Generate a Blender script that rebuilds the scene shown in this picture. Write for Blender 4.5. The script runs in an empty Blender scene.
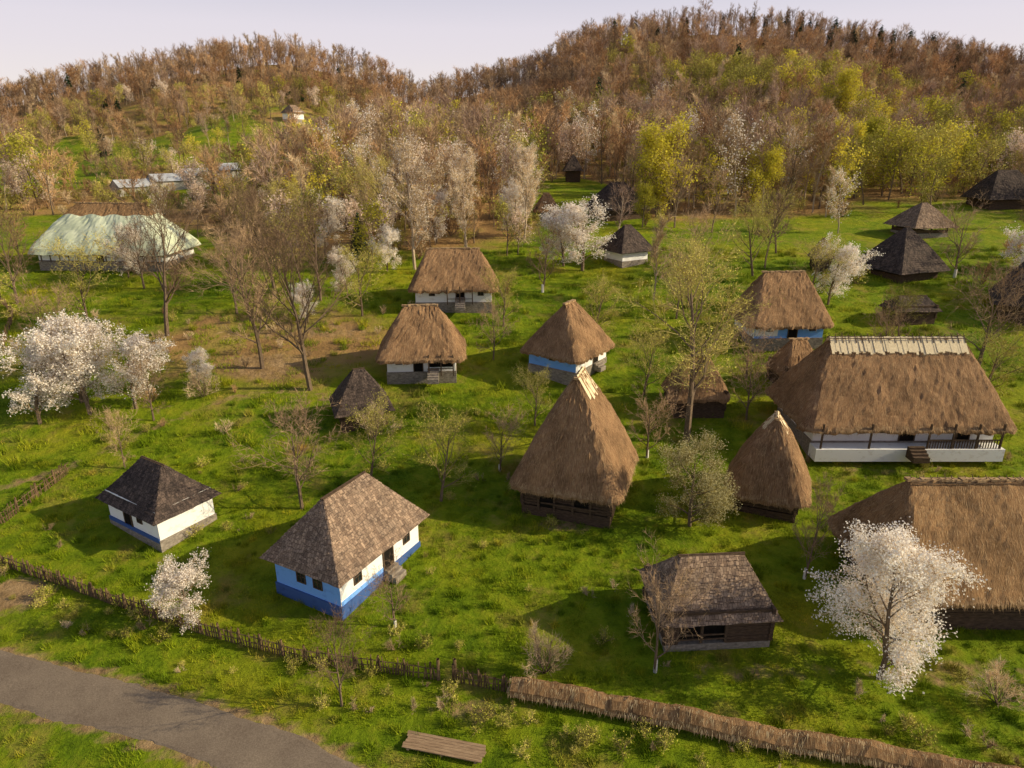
import bpy, math, random
import numpy as np
from mathutils import Vector
R=math.radians
rng=np.random.default_rng(7)
scene=bpy.context.scene
# ------------------------------------------------------------------ terrain
RX=[-700,-400,-264,-211,-158,-117,-72,-52,-21.5,17,32,94,144,196,261,400,700]
RZ=[38,38,41,50,58,62,54.5,41,46.5,56,67,76,72,64.7,54.5,45,40]
def H(x,y):
    x=np.asarray(x,float);y=np.asarray(y,float)
    YK=[-400,10,30,45,60,75,90,110,140,170];ZK=[-6,-.8,0,1,3.5,6.5,9.5,12,15,18]
    b=sum(np.interp(y+d,YK,ZK) for d in (-6,-3,0,3,6))/5
    b=b+0.35*np.sin(x*.07+1)*np.sin(y*.06)*np.clip((y-20)/30,0,1)
    xf=x*380/np.clip(y,170,380)
    Rr=sum(np.interp(xf+d,RX,RZ) for d in (-8,-4,0,4,8))/5
    s=np.clip((y-170)/210,0,1)
    hill=(Rr-18)*s**1.25
    bump=s*(1-s)*4*(3*np.sin(x*.035+y*.02)+2.5*np.sin(x*.07-y*.03+2))
    back=np.clip(y-380,0,400)
    return b+hill+bump-back*.10
def h1(x,y): return float(H(x,y))
def ell(x,y,cx,cy,rx,ry):
    return np.clip(1.5-np.sqrt(((x-cx)/rx)**2+((y-cy)/ry)**2),0,1)
def fdens(x,y):
    d=np.clip((y-100-8*np.sin(x*.06))/22,0,1)
    lf=np.clip((-x-38)/25,0,1)*np.clip((310-y)/50,0,1)
    d=d*(1-lf*(.40+.38*np.sin(x*.09+y*.05)*np.sin(y*.08-x*.03)))
    for c in ((14,138,8,34,1.),(62,104,36,22,1.),(-115,215,34,26,.8),(-88,112,30,12,.9),(-130,165,30,18,.7),(-60,190,18,14,.5),(85,135,18,10,.6),(-64,228,10,13,1.)):
        d=d*(1-c[4]*np.clip(ell(x,y,*c[:4])*2,0,1))
    return d
def seg_dist(x,y,pl):
    best=np.full(np.shape(x),1e9)
    for (ax,ay),(bx,by) in zip(pl[:-1],pl[1:]):
        dx,dy=bx-ax,by-ay
        t=np.clip(((x-ax)*dx+(y-ay)*dy)/(dx*dx+dy*dy),0,1)
        best=np.minimum(best,np.hypot(x-ax-t*dx,y-ay-t*dy))
    return best
ROAD=[(-75,44),(-50,36.6),(-38,33.1),(-28.2,29.8),(-19.5,27.6),(-11.6,25),(-6,22),(0,18),(8,12),(20,2)]
PATH=[(-44,47),(-37.5,50.5),(-32.8,56.7),(-27.3,61.8),(-21,63.5),(-17.6,61.8),(-14,61.5)]
# ------------------------------------------------------------------ materials
def new_mat(name,rough=.9):
    m=bpy.data.materials.new(name);m.use_nodes=True
    nt=m.node_tree;b=nt.nodes['Principled BSDF'];b.inputs['Roughness'].default_value=rough
    b.inputs['Specular IOR Level'].default_value=.12
    return m,nt,b
def ramp(nt,fac,stops):
    r=nt.nodes.new('ShaderNodeValToRGB')
    e=r.color_ramp.elements
    while len(e)<len(stops): e.new(.5)
    for el,(p,c) in zip(e,stops): el.position=p;el.color=(*c,1)
    nt.links.new(fac,r.inputs[0]);return r.outputs[0]
def noise(nt,scale,detail=4,coord='Object',stretch=(1,1,1),rough=.6):
    if coord=='World':
        tc=nt.nodes.new('ShaderNodeNewGeometry').outputs['Position']
    else: tc=nt.nodes.new('ShaderNodeTexCoord').outputs[coord]
    mp=nt.nodes.new('ShaderNodeMapping');mp.inputs['Scale'].default_value=stretch
    nt.links.new(tc,mp.inputs[0])
    n=nt.nodes.new('ShaderNodeTexNoise');n.inputs['Scale'].default_value=scale;n.inputs['Detail'].default_value=detail
    n.inputs['Roughness'].default_value=rough
    nt.links.new(mp.outputs[0],n.inputs['Vector']);return n.outputs['Fac']
def mixc(nt,f,a,b,mode='MIX'):
    m=nt.nodes.new('ShaderNodeMix');m.data_type='RGBA';m.blend_type=mode
    for s,v in ((m.inputs[0],f),(m.inputs[6],a),(m.inputs[7],b)):
        if isinstance(v,(int,float)): s.default_value=v
        elif isinstance(v,tuple): s.default_value=(*v,1)
        else: nt.links.new(v,s)
    return m.outputs[2]
def bump(nt,b,hgt,st=.5,dist=.05):
    bm=nt.nodes.new('ShaderNodeBump');bm.inputs['Strength'].default_value=st;bm.inputs['Distance'].default_value=dist
    nt.links.new(hgt,bm.inputs['Height']);nt.links.new(bm.outputs[0],b.inputs['Normal'])
def nmat(name,c1,c2,scale=3,coord='Object',stretch=(1,1,1),bs=0,c3=None,rough=.9,lo=.3,hi=.7):
    m,nt,b=new_mat(name,rough)
    f=noise(nt,scale,5,coord,stretch)
    st=[(lo,c1),(hi,c2)] if c3 is None else [(lo,c1),((lo+hi)/2,c2),(hi,c3)]
    nt.links.new(ramp(nt,f,st),b.inputs['Base Color'])
    if bs: bump(nt,b,f,bs,.05)
    return m
def thatch_mat(name,dark,mid,light):
    m,nt,b=new_mat(name,.95)
    f=noise(nt,2.6,7,'UV',(10,.6,1),.75)
    c=ramp(nt,f,[(.34,dark),(.5,mid),(.68,light)])
    g=noise(nt,.55,5,'Object')
    c=mixc(nt,.85,c,ramp(nt,g,[(.32,(.5,.46,.44)),(.62,(1.15,1.1,1.05))]),'MULTIPLY')
    nt.links.new(c,b.inputs['Base Color']);bump(nt,b,f,1,.12);return m
M_th=thatch_mat('thatch',(.11,.06,.03),(.31,.185,.10),(.58,.40,.23))
M_th2=thatch_mat('thatch_warm',(.12,.065,.032),(.32,.19,.095),(.60,.42,.23))
M_straw=nmat('straw',(.22,.13,.066),(.58,.40,.22),4,'World')
M_strawl=nmat('straw_pale',(.60,.46,.27),(.90,.78,.54),5,'UV',(6,1,1),.5)
def shingle_mat(name,c1,c2,mo):
    m,nt,b=new_mat(name,.85)
    tc=nt.nodes.new('ShaderNodeTexCoord')
    br=nt.nodes.new('ShaderNodeTexBrick')
    br.inputs['Color1'].default_value=(*c1,1);br.inputs['Color2'].default_value=(*c2,1);br.inputs['Mortar'].default_value=(*mo,1)
    br.inputs['Scale'].default_value=1;br.inputs['Brick Width'].default_value=.2;br.inputs['Row Height'].default_value=.28
    br.inputs['Mortar Size'].default_value=.012;br.inputs['Bias'].default_value=-.1
    nt.links.new(tc.outputs['UV'],br.inputs['Vector'])
    g=noise(nt,1.3,5,'Object')
    c=mixc(nt,.8,br.outputs['Color'],ramp(nt,g,[(.3,(.5,.48,.48)),(.65,(1.2,1.1,1))]),'MULTIPLY')
    nt.links.new(c,b.inputs['Base Color']);bump(nt,b,br.outputs['Fac'],-.6,.03);return m
M_sh=shingle_mat('wood_shingles',(.20,.145,.11),(.44,.335,.25),(.05,.035,.03))
M_shd=shingle_mat('dark_shingles',(.06,.048,.045),(.15,.115,.10),(.02,.017,.015))
def wash(name,c,dirt):
    m,nt,b=new_mat(name,.9)
    f=noise(nt,1.8,6,'Object',(1,1,1.6))
    nt.links.new(ramp(nt,f,[(.25,dirt),(.45,c)]),b.inputs['Base Color'])
    bump(nt,b,noise(nt,6,3),.25,.03);return m
M_white=wash('whitewash',(.90,.89,.88),(.72,.68,.63))
M_blue=wash('blue_limewash',(.20,.44,.95),(.14,.31,.74))
M_dblue=wash('dark_blue_plinth',(.06,.12,.32),(.04,.07,.18))
M_wood=nmat('weathered_wood',(.05,.033,.022),(.15,.10,.065),3,'Object',(1,1,6),.5)
M_fence=nmat('fence_wood',(.07,.045,.028),(.27,.175,.10),3,'World',(2,2,1),.4)
M_log=nmat('log_wood',(.04,.028,.02),(.14,.09,.06),5,'Object',(.6,.6,5),.5)
M_stone=nmat('field_stone',(.16,.13,.105),(.38,.33,.28),3.5,'Object',(1,1,2),.6)
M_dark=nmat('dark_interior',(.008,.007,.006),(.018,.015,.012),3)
M_glass,_nt,_b=new_mat('window_glass',.15);_b.inputs['Base Color'].default_value=(.02,.025,.03,1);_b.inputs['Specular IOR Level'].default_value=.5
M_bark=nmat('bark',(.09,.065,.045),(.26,.185,.125),6,'Object',(3,3,.6),.5)
M_barkp=nmat('pale_bark',(.32,.24,.17),(.56,.44,.32),5,'Object',(2,2,1))
M_trunkw=wash('limed_trunk',(.75,.72,.66),(.5,.45,.4))
def leafm(name,c1,c2,trans=False,sc=.35):
    m,nt,b=new_mat(name,.8)
    oi=nt.nodes.new('ShaderNodeObjectInfo')
    f=noise(nt,sc*4,2,'World')
    a=nt.nodes.new('ShaderNodeMath');a.operation='ADD';nt.links.new(f,a.inputs[0])
    s=nt.nodes.new('ShaderNodeMath');s.operation='MULTIPLY_ADD';s.inputs[1].default_value=.9;s.inputs[2].default_value=-.45
    nt.links.new(oi.outputs['Random'],s.inputs[0]);nt.links.new(s.outputs[0],a.inputs[1])
    col=ramp(nt,a.outputs[0],[(.15,c1),(.85,c2)])
    nt.links.new(col,b.inputs['Base Color'])
    if trans:
        t=nt.nodes.new('ShaderNodeBsdfTranslucent');nt.links.new(col,t.inputs[0])
        mx=nt.nodes.new('ShaderNodeMixShader');mx.inputs[0].default_value=.35
        nt.links.new(b.outputs[0],mx.inputs[1]);nt.links.new(t.outputs[0],mx.inputs[2])
        nt.links.new(mx.outputs[0],nt.nodes['Material Output'].inputs[0])
    return m
M_tw=leafm('twigs_brown',(.20,.13,.08),(.54,.37,.22))
M_twr=leafm('twigs_russet',(.27,.145,.072),(.62,.38,.19))
M_twm=leafm('twigs_mauve',(.26,.17,.125),(.54,.38,.28))
M_twt=leafm('twigs_tan',(.38,.27,.15),(.74,.57,.36))
M_two=leafm('twigs_olive',(.24,.20,.06),(.56,.46,.16))
M_bud=leafm('budding_leaves',(.30,.29,.04),(.58,.53,.10))
M_yg=leafm('spring_leaves',(.42,.40,.04),(.76,.66,.07),True)
M_blo=leafm('white_blossom',(.88,.80,.72),(.96,.91,.85),True)
M_cream=leafm('cream_buds',(.50,.45,.22),(.76,.68,.42),True)
M_pk=leafm('pink_blossom',(.78,.60,.48),(.90,.79,.68),True)
M_ever=leafm('evergreen_needles',(.015,.032,.014),(.04,.075,.03))
# grass
def grass_cols(nt):
    f=noise(nt,.09,5,'World');g=noise(nt,.8,6,'World',rough=.7);d=noise(nt,.23,6,'World',rough=.7)
    a=mixc(nt,.5,ramp(nt,f,[(.34,(.08,.17,.004)),(.5,(.23,.31,.008)),(.66,(.44,.39,.02))]),ramp(nt,g,[(.33,(.04,.10,.004)),(.5,(.21,.30,.010)),(.72,(.46,.42,.035))]))
    a=mixc(nt,ramp(nt,d,[(.54,(0,0,0)),(.70,(.7,.7,.7))]),a,(.44,.30,.09))
    return a
M_gb,nt,b=new_mat('grass_blades',.7)
c=grass_cols(nt)
oi=nt.nodes.new('ShaderNodeObjectInfo')
c=mixc(nt,1,c,ramp(nt,oi.outputs['Random'],[(0,(.5,.62,.5)),(.85,(1.15,1.08,1)),(1,(1.5,1.15,1.6))]),'MULTIPLY')
nt.links.new(c,b.inputs['Base Color'])
M_gr,nt,b=new_mat('meadow_ground',.95)
c=mixc(nt,1,grass_cols(nt),(.8,.8,.8),'MULTIPLY')
dirt=ramp(nt,noise(nt,1.2,5,'World'),[(.3,(.20,.125,.055)),(.7,(.46,.31,.16))])
fl=ramp(nt,noise(nt,.12,6,'World'),[(.3,(.19,.11,.045)),(.5,(.38,.23,.09)),(.7,(.29,.27,.04))])
def attr(nt,n):
    a=nt.nodes.new('ShaderNodeAttribute');a.attribute_name=n;return a.outputs['Fac']
def thr(nt,a,sc,amt=.6):
    n=noise(nt,sc,5,'World')
    m=nt.nodes.new('ShaderNodeMath');m.operation='MULTIPLY_ADD';m.inputs[1].default_value=amt;nt.links.new(n,m.inputs[0])
    s=nt.nodes.new('ShaderNodeMath');s.operation='ADD';nt.links.new(a,s.inputs[0]);nt.links.new(m.outputs[0],s.inputs[1]);m.inputs[2].default_value=-amt/2
    mr=nt.nodes.new('ShaderNodeMapRange');mr.inputs[1].default_value=.35;mr.inputs[2].default_value=.65;nt.links.new(s.outputs[0],mr.inputs[0]);return mr.outputs[0]
c=mixc(nt,thr(nt,attr(nt,'forest'),.15,.9),c,fl)
c=mixc(nt,thr(nt,attr(nt,'dirt'),1.0,1.1),c,dirt)
nt.links.new(c,b.inputs['Base Color']);bump(nt,b,noise(nt,1.6,7,'World',(1,1,1),.7),1,.35)
M_road,nt,b=new_mat('worn_asphalt',.9)
c=mixc(nt,.6,ramp(nt,noise(nt,.35,6,'World',(1,1,1),.7),[(.32,(.13,.09,.062)),(.5,(.21,.16,.115)),(.7,(.31,.24,.17))]),ramp(nt,noise(nt,14,4,'World'),[(.3,(.10,.078,.06)),(.7,(.29,.23,.175))]))
nt.links.new(c,b.inputs['Base Color']);bump(nt,b,noise(nt,20,3,'World'),.4,.02)
# ------------------------------------------------------------------ mesh builder
class MB:
    def __init__(s): s.v=[];s.f=[];s.m=[]
    def face(s,pts,mi=0):
        n=len(s.v);s.v.extend([tuple(p) for p in pts]);s.f.append(tuple(range(n,n+len(pts))));s.m.append(mi)
    def box(s,c,d,mi=0,rz=0):
        n=len(s.v);cx,cy,cz=c;dx,dy,dz=(k/2 for k in d);ca,sa=math.cos(rz),math.sin(rz)
        for z in (-dz,dz):
            for x,y in ((-dx,-dy),(dx,-dy),(dx,dy),(-dx,dy)):
                s.v.append((cx+x*ca-y*sa,cy+x*sa+y*ca,cz+z))
        for q in ((3,2,1,0),(4,5,6,7),(0,1,5,4),(1,2,6,5),(2,3,7,6),(3,0,4,7)):
            s.f.append(tuple(n+k for k in q));s.m.append(mi)
    def tube(s,pts,rs,ns=4,mi=0):
        n=len(s.v)
        for i,(p,r) in enumerate(zip(pts,rs)):
            d=(pts[min(i+1,len(pts)-1)]-pts[max(i-1,0)])
            d=d.normalized() if d.length>1e-6 else Vector((0,0,1))
            a=d.cross(Vector((.37,.91,.13)));a.normalize();b=d.cross(a)
            for k in range(ns):
                t=2*math.pi*k/ns;q=p+a*(r*math.cos(t))+b*(r*math.sin(t));s.v.append((q.x,q.y,q.z))
        for i in range(len(pts)-1):
            for k in range(ns):
                k2=(k+1)%ns;s.f.append((n+i*ns+k,n+i*ns+k2,n+(i+1)*ns+k2,n+(i+1)*ns+k));s.m.append(mi)
    def obj(s,name,mats,parent=None,link=True,smooth=False,uv=False):
        me=bpy.data.meshes.new(name);me.from_pydata(s.v,[],s.f)
        for m in mats: me.materials.append(m)
        if len(mats)>1: me.polygons.foreach_set('material_index',s.m)
        if smooth: me.polygons.foreach_set('use_smooth',[True]*len(s.f))
        me.update()
        if uv:
            ul=me.uv_layers.new(name='UVMap');L=[]
            for p in me.polygons:
                nn=p.normal;sx=abs(nn.x)>abs(nn.y)
                k=1/max(.3,math.hypot(nn.x,nn.y))
                for vi in p.vertices:
                    co=me.vertices[vi].co;L.extend(((co.y if sx else co.x),co.z*k))
            ul.data.foreach_set('uv',L)
        o=bpy.data.objects.new(name,me)
        if link: scene.collection.objects.link(o)
        if parent: o.parent=parent
        return o
# ------------------------------------------------------------------ ground + road
ys=np.concatenate([np.arange(-120,16,4),np.arange(16,110,.55),np.arange(110,450,3),np.arange(450,1100,25)])
q=np.linspace(-1,1,281);xs=np.sinh(q*3.3)/np.sinh(3.3)*800
X,Y=np.meshgrid(xs,ys);Z=H(X,Y)
rd=seg_dist(X,Y,ROAD)
V=np.stack([X,Y,Z],-1).reshape(-1,3);nx=len(xs);ny=len(ys)
i=np.arange((ny-1)*nx).reshape(ny-1,nx)[:,:-1].ravel()
F=np.stack([i,i+1,i+nx+1,i+nx],1)
me=bpy.data.meshes.new('ground');me.from_pydata(V.tolist(),[],F.tolist());me.materials.append(M_gr)
me.polygons.foreach_set('use_smooth',[True]*len(F))
a=me.attributes.new('forest','FLOAT','POINT');fd=fdens(X,Y)
fd=np.maximum(fd,.75*ell(X,Y,-27,73,18,10));fd=np.maximum(fd,.5*ell(X,Y,-50,72,22,9));a.data.foreach_set('value',fd.ravel())
dm=np.clip(1.2-seg_dist(X,Y,PATH)/.7,0,.5)
for e in ((-26,68,7,3.5,.62),(-31.8,36.6,2.4,1.8,.9),(-2.2,27.6,2.5,.9,.6),(-24,76,9,3,.55),(4,43.5,3.5,1.2,.5),(31,50.5,8,1.2,.4),(-44,72,8,3,.5),(14,30,5,1,.45),(24,30,6,1.4,.45)):
    dm=np.maximum(dm,e[4]*ell(X,Y,*e[:4]))
dm=np.maximum(dm,np.clip(1.0-(rd-1.55)/.7,0,.65))
a=me.attributes.new('dirt','FLOAT','POINT');a.data.foreach_set('value',dm.ravel())
scene.collection.objects.link(bpy.data.objects.new('ground',me))
def resample(pl,st):
    out=[]
    for (ax,ay),(bx,by) in zip(pl[:-1],pl[1:]):
        n=max(1,int(math.hypot(bx-ax,by-ay)/st))
        for k in range(n): out.append((ax+(bx-ax)*k/n,ay+(by-ay)*k/n))
    out.append(pl[-1]);return out
def smooth(pl,it=3):
    for _ in range(it):
        o=[pl[0]]
        for a,b in zip(pl[:-1],pl[1:]): o+=[(a[0]*.75+b[0]*.25,a[1]*.75+b[1]*.25),(a[0]*.25+b[0]*.75,a[1]*.25+b[1]*.75)]
        pl=o+[pl[-1]]
    return pl
rp=resample(smooth(ROAD),.35);mb=MB();rnd=random.Random(3)
prev=None;wob=[0,0]
for k,(x,y) in enumerate(rp):
    x2,y2=rp[min(k+1,len(rp)-1)];x1,y1=rp[max(k-1,0)]
    dx,dy=x2-x1,y2-y1;l=math.hypot(dx,dy);nx_,ny_=-dy/l,dx/l
    row=[];wob=[.75*w_+rnd.gauss(0,.09) for w_ in wob]
    for j in range(9):
        w=(j-4)/4*1.6
        if j==0: w+=wob[0]
        if j==8: w+=wob[1]
        px,py=x+nx_*w,y+ny_*w;row.append((px,py,h1(px,py)+.035+(0 if 0<j<8 else -.06)))
    if prev:
        for j in range(8): mb.face([prev[j+1],prev[j],row[j],row[j+1]])
    prev=row
mb.obj('road',[M_road])
# ------------------------------------------------------------------ trees
def rv(r): return Vector((r.gauss(0,1),r.gauss(0,1),r.gauss(0,1)))
def make_tree(seed,h=10,r0=.16,ch=(10,7,4),lo=.3,spread=.5,ang=50,twigs=7,tl=.6,tww=.03,leaf=None,up=.12,wash_=False,stems=1,sides=5,rnd_=False):
    r=random.Random(seed);m=MB()
    def quad(c,s,mi):
        a=rv(r).normalized();b=a.cross(rv(r)).normalized()
        m.face([c-a*s,c+b*s*.8,c+a*s,c-b*s*.8],mi)
    def grow(p,d,L,rad,lvl):
        n=5 if lvl==0 else (3 if lvl==1 else 2)
        pts=[p];cur=p;dd=d
        for i in range(n):
            dd=(dd+rv(r)*(.08 if lvl==0 else .17)+Vector((0,0,up if lvl else .05))).normalized();cur=cur+dd*(L/n);pts.append(cur)
        rs=[rad*(1-.72*i/n) for i in range(n+1)]
        m.tube(pts,rs,sides if lvl==0 else (4 if lvl==1 else 3),0 if lvl<2 else 1)
        if lvl<len(ch):
            l0=lo if lvl==0 else .25
            for i in range(ch[lvl]):
                t=l0+(1-l0)*((i+r.random())/ch[lvl]);f=t*n;k=min(int(f),n-1)
                q=pts[k].lerp(pts[k+1],f-k);ax=(pts[k+1]-pts[k]).normalized()
                pr=ax.cross(rv(r)).normalized();an=R(ang*r.uniform(.65,1.2)*(1-.35*t))
                nd=ax*math.cos(an)+pr*math.sin(an)
                tt=(t-l0)/(1-l0)
                if lvl==0:
                    fac=(.42+.72*math.sin(math.pi*(.12+.78*tt))) if rnd_ else (1.12-.7*tt)
                    cl=L*spread*fac*r.uniform(.7,1.22)
                else: cl=L*.52*(1.15-.5*t)*r.uniform(.7,1.2)
                grow(q,nd,cl,max(rad*(1-.7*t)*.5,.008),lvl+1)
        if lvl>=len(ch)-1:
            nt_=twigs if lvl==len(ch) else twigs//2
            for i in range(nt_):
                f=r.random()*n;k=min(int(f),n-1);q=pts[k].lerp(pts[k+1],f-k)
                dd2=((pts[k+1]-pts[k]).normalized()+rv(r)*.55+Vector((0,0,.15))).normalized()
                sd=dd2.cross(rv(r)).normalized()*tww*.5;l=tl*r.uniform(.5,1.2)
                m.face([q-sd,q+sd,q+dd2*l],1)
                if leaf:
                    for _ in range(leaf[0]):
                        quad(q+dd2*l*r.uniform(.1,1.1)+rv(r)*leaf[2],leaf[1]*r.uniform(.6,1.3),2)
    if wash_: m.tube([Vector((0,0,-.1)),Vector((0,0,.8))],[r0*1.25,r0*1.12],7,3)
    for s in range(stems):
        d=Vector((0,0,1)) if stems==1 else (Vector((0,0,1))+Vector((r.gauss(0,.45),r.gauss(0,.45),0))).normalized()
        grow(Vector((0,0,-.15)),d,h*.86,r0,0)
    return m
def tmesh(name,mats,**k):
    mb=make_tree(**k);o=mb.obj(name,mats+[M_trunkw],link=False);return o
big=[tmesh('big_bare',[M_bark,M_tw,M_bud],seed=s,h=14,r0=.26,ch=(16,8,5),lo=.25,spread=.46,ang=50,twigs=8,tl=.8,tww=.026,rnd_=True).data for s in(11,12)]
bigb=tmesh('big_budding',[M_bark,M_two,M_bud],seed=15,h=14,r0=.28,ch=(17,8,5),lo=.2,spread=.44,ang=50,twigs=6,tl=.8,tww=.028,leaf=(1,.055,.2),rnd_=True).data
pale=tmesh('big_pale',[M_barkp,M_twt,M_blo],seed=16,h=14,r0=.22,ch=(16,7,5),lo=.2,spread=.34,ang=44,twigs=7,tl=.8,tww=.05,leaf=(1,.06,.15),rnd_=True).data
fruit=[tmesh('fruit',[M_bark,M_tw,M_bud],seed=s,h=5.6,r0=.12,ch=(12,7,4),lo=.2,spread=.6,ang=64,twigs=7,tl=.45,tww=.018,up=.16,wash_=(s==21),rnd_=True).data for s in(21,22)]
fruitg=tmesh('fruit_budding',[M_bark,M_two,M_bud],seed=23,h=5.6,r0=.12,ch=(12,7,4),lo=.2,spread=.6,ang=62,twigs=6,tl=.45,tww=.018,up=.16,leaf=(1,.04,.12),rnd_=True).data
bl=[tmesh('blossom',[M_bark,M_twt,M_blo],seed=s,h=6.5,r0=.15,ch=(14,8,5),lo=.14,spread=.52,ang=62,twigs=6,tl=.45,tww=.02,leaf=(3,.065,.12),rnd_=True).data for s in(31,32)]
blp=tmesh('blossom_large',[M_bark,M_twt,M_blo],seed=41,h=8.8,r0=.17,ch=(22,9,5),lo=.08,spread=.39,ang=66,twigs=7,tl=.45,tww=.02,leaf=(4,.055,.14),rnd_=True).data
round_=tmesh('round_budding',[M_bark,M_two,M_cream],seed=47,h=5.8,r0=.15,ch=(20,8,5),lo=.06,spread=.52,ang=72,twigs=7,tl=.45,tww=.02,leaf=(2,.04,.12),rnd_=True).data
ygm=tmesh('yellow_green',[M_bark,M_two,M_yg],seed=35,h=13,r0=.25,ch=(15,8,4),lo=.12,spread=.42,ang=58,twigs=7,tl=.8,tww=.05,leaf=(2,.14,.4),rnd_=True).data
bush=tmesh('bush',[M_bark,M_twt,M_bud],seed=36,h=2.8,r0=.05,ch=(6,5),lo=.1,spread=.6,ang=40,twigs=8,tl=.5,tww=.02,stems=7).data
def conifer(seed,h=8,w=2.2,n=2600,s=.32):
    r=random.Random(seed);m=MB();m.tube([Vector((0,0,-.1)),Vector((0,0,h*.5)),Vector((0,0,h))],[.16,.1,.02],5,0)
    for i in range(n):
        t=1-math.sqrt(r.random());z=.5+t*(h-.6);a=r.random()*6.283
        lay=.75+.25*math.sin(t*60+3*math.sin(a*2));rr=(1-t)*w*lay*r.uniform(.35,1)
        c=Vector((math.cos(a)*rr,math.sin(a)*rr,z-.12*rr));o=Vector((math.cos(a),math.sin(a),-.35))
        sd=Vector((-math.sin(a),math.cos(a),r.uniform(-.4,.4)))
        m.face([c-sd*s*.35,c+sd*s*.35,c+o*s*1.4],1)
    return m.obj('conifer_mesh',[M_bark,M_ever],link=False)
coni=conifer(5).data
def put(mesh,name,x,y,s=1,rz=None,sxy=1,dz=0):
    o=bpy.data.objects.new(name,mesh);scene.collection.objects.link(o)
    o.location=(x,y,h1(x,y)+dz);o.rotation_euler=(0,0,rz if rz is not None else random.Random(x*7+y).random()*6.28);o.scale=(s*sxy,s*sxy,s);return o
put(bigb,'bare_tree',15.4,55,1.1,None,1.1)
put(big[0],'bare_tree',-20,63.5,1.05,1.0);put(big[1],'bare_tree',-26,67.5,.95,2.);put(big[0],'bare_tree',-39,74.5,1.0,3.4,1.1)
put(big[1],'bare_tree',-31,88,.8,1.);put(big[0],'bare_tree',-24,84,.75,5.);put(big[1],'bare_tree',-37,93,.8,3.5);put(bigb,'bare_tree',-33,99,.75,4)
put(pale,'pale_bare_tree',-13.7,96,1.15);put(pale,'pale_bare_tree',-7,106,.95);put(pale,'pale_bare_tree',2,112,.95);put(bigb,'bare_tree',-20,108,.9)
for x,y,s,w,m in ((-16,45.7,1.3,1.05,1),(-5.5,46.5,1.1,1,2),(-8.9,27.8,.85,.75,1),(7.9,30,1.1,.7,0),(19.2,37.8,1.0,.7,0),(21.7,58.4,1,1,1),(2.1,57.5,.8,1,2),(-7,33.5,.62,1,0),(-32.2,51,.8,.8,1),(48.6,67.5,1.6,1.1,1),(43.5,74,.9,1,2),(-11.5,49.5,1.0,1,2),(-1,50.5,.8,1,0),(13,63,1,1,2),(24,66,1,1,1),(9,74,1.1,1,2),(19.8,80,1.2,1,1),(-18,80,1.3,1,2),(22,83,1.3,1,2),(-2,70,.9,1,1),(11.5,52.5,.9,1,0),(-33,58,.9,1,1),(4,88,1.3,1,0),(36,82,1.3,1,2),(44,60,1.2,1,2),(30,43,.6,1,2),(-46,66,1.4,1,0),(-50,78,1.5,1,2),(-33,80,1.4,1,1),(-28,90,1.4,1,2),(-48,88,1.3,1,1),(57,66,1.5,1,2),(38,66,1.1,1,0),(-1,78,1,1,2),(24,90,1.5,1,1),(33,93,1.5,1,2),(60,92,1.4,1,0),(78,96,1.6,1,2),(-62,84,1.6,1,1),(-70,92,1.7,1,2),(80,106,1.6,1,0),(72,86,1.7,1,2),(40,104,1.4,1,2),(-56,70,1.5,1,2)):
    put([fruit[0],fruit[1],fruitg][m],'fruit_tree',x,y,s,None,w)
put(bush,'bare_shrub',1.8,30,1.05,None,.8);put(bush,'bare_shrub',-12.5,55.4,1.1);put(bush,'bare_shrub',25.5,28,.8);put(bush,'bare_shrub',-30,62,1)
for x,y,s,w,m in ((-43.2,57.5,1.0,1.2,0),(-39.4,59,1.15,1.2,1),(-35.6,60,.98,1.15,0),(-41.3,61,1.1,1.1,1),(-19.3,34,.62,1.05,1),(9.9,96,1.2,1.5,0),(7.4,98,1.0,1.3,1),(-17.4,95,.8,1,1),(39.2,83,1.0,1.1,0),(64.7,87,1.1,1,1),(-31,63.5,.5,1,1),(-28,103,1.1,1,0),(-52,92,.9,1,1),(-24,78,.6,1,0),(-21,86,.75,1,1),(0,113,1.1,1,0),(-12,110,1.1,1,1)):
    put(bl[m],'blossoming_tree',x,y,s,None,w)
put(blp,'blossoming_tree',20.1,29.6,1.0,3.6,1.0)
put(round_,'budding_tree',13,43.4,1.05,1.0,1.0)
put(coni,'evergreen_tree',-21.9,99,.95)
put(ygm,'yellow_green_tree',30,129,1.15,0,1.15);put(ygm,'yellow_green_tree',45,134,.85,2);put(ygm,'yellow_green_tree',22.5,120,.5,4);put(ygm,'yellow_green_tree',72,160,1,3);put(ygm,'yellow_green_tree',84,172,1,1);put(ygm,'yellow_green_tree',95,215,1.2,1)
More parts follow.
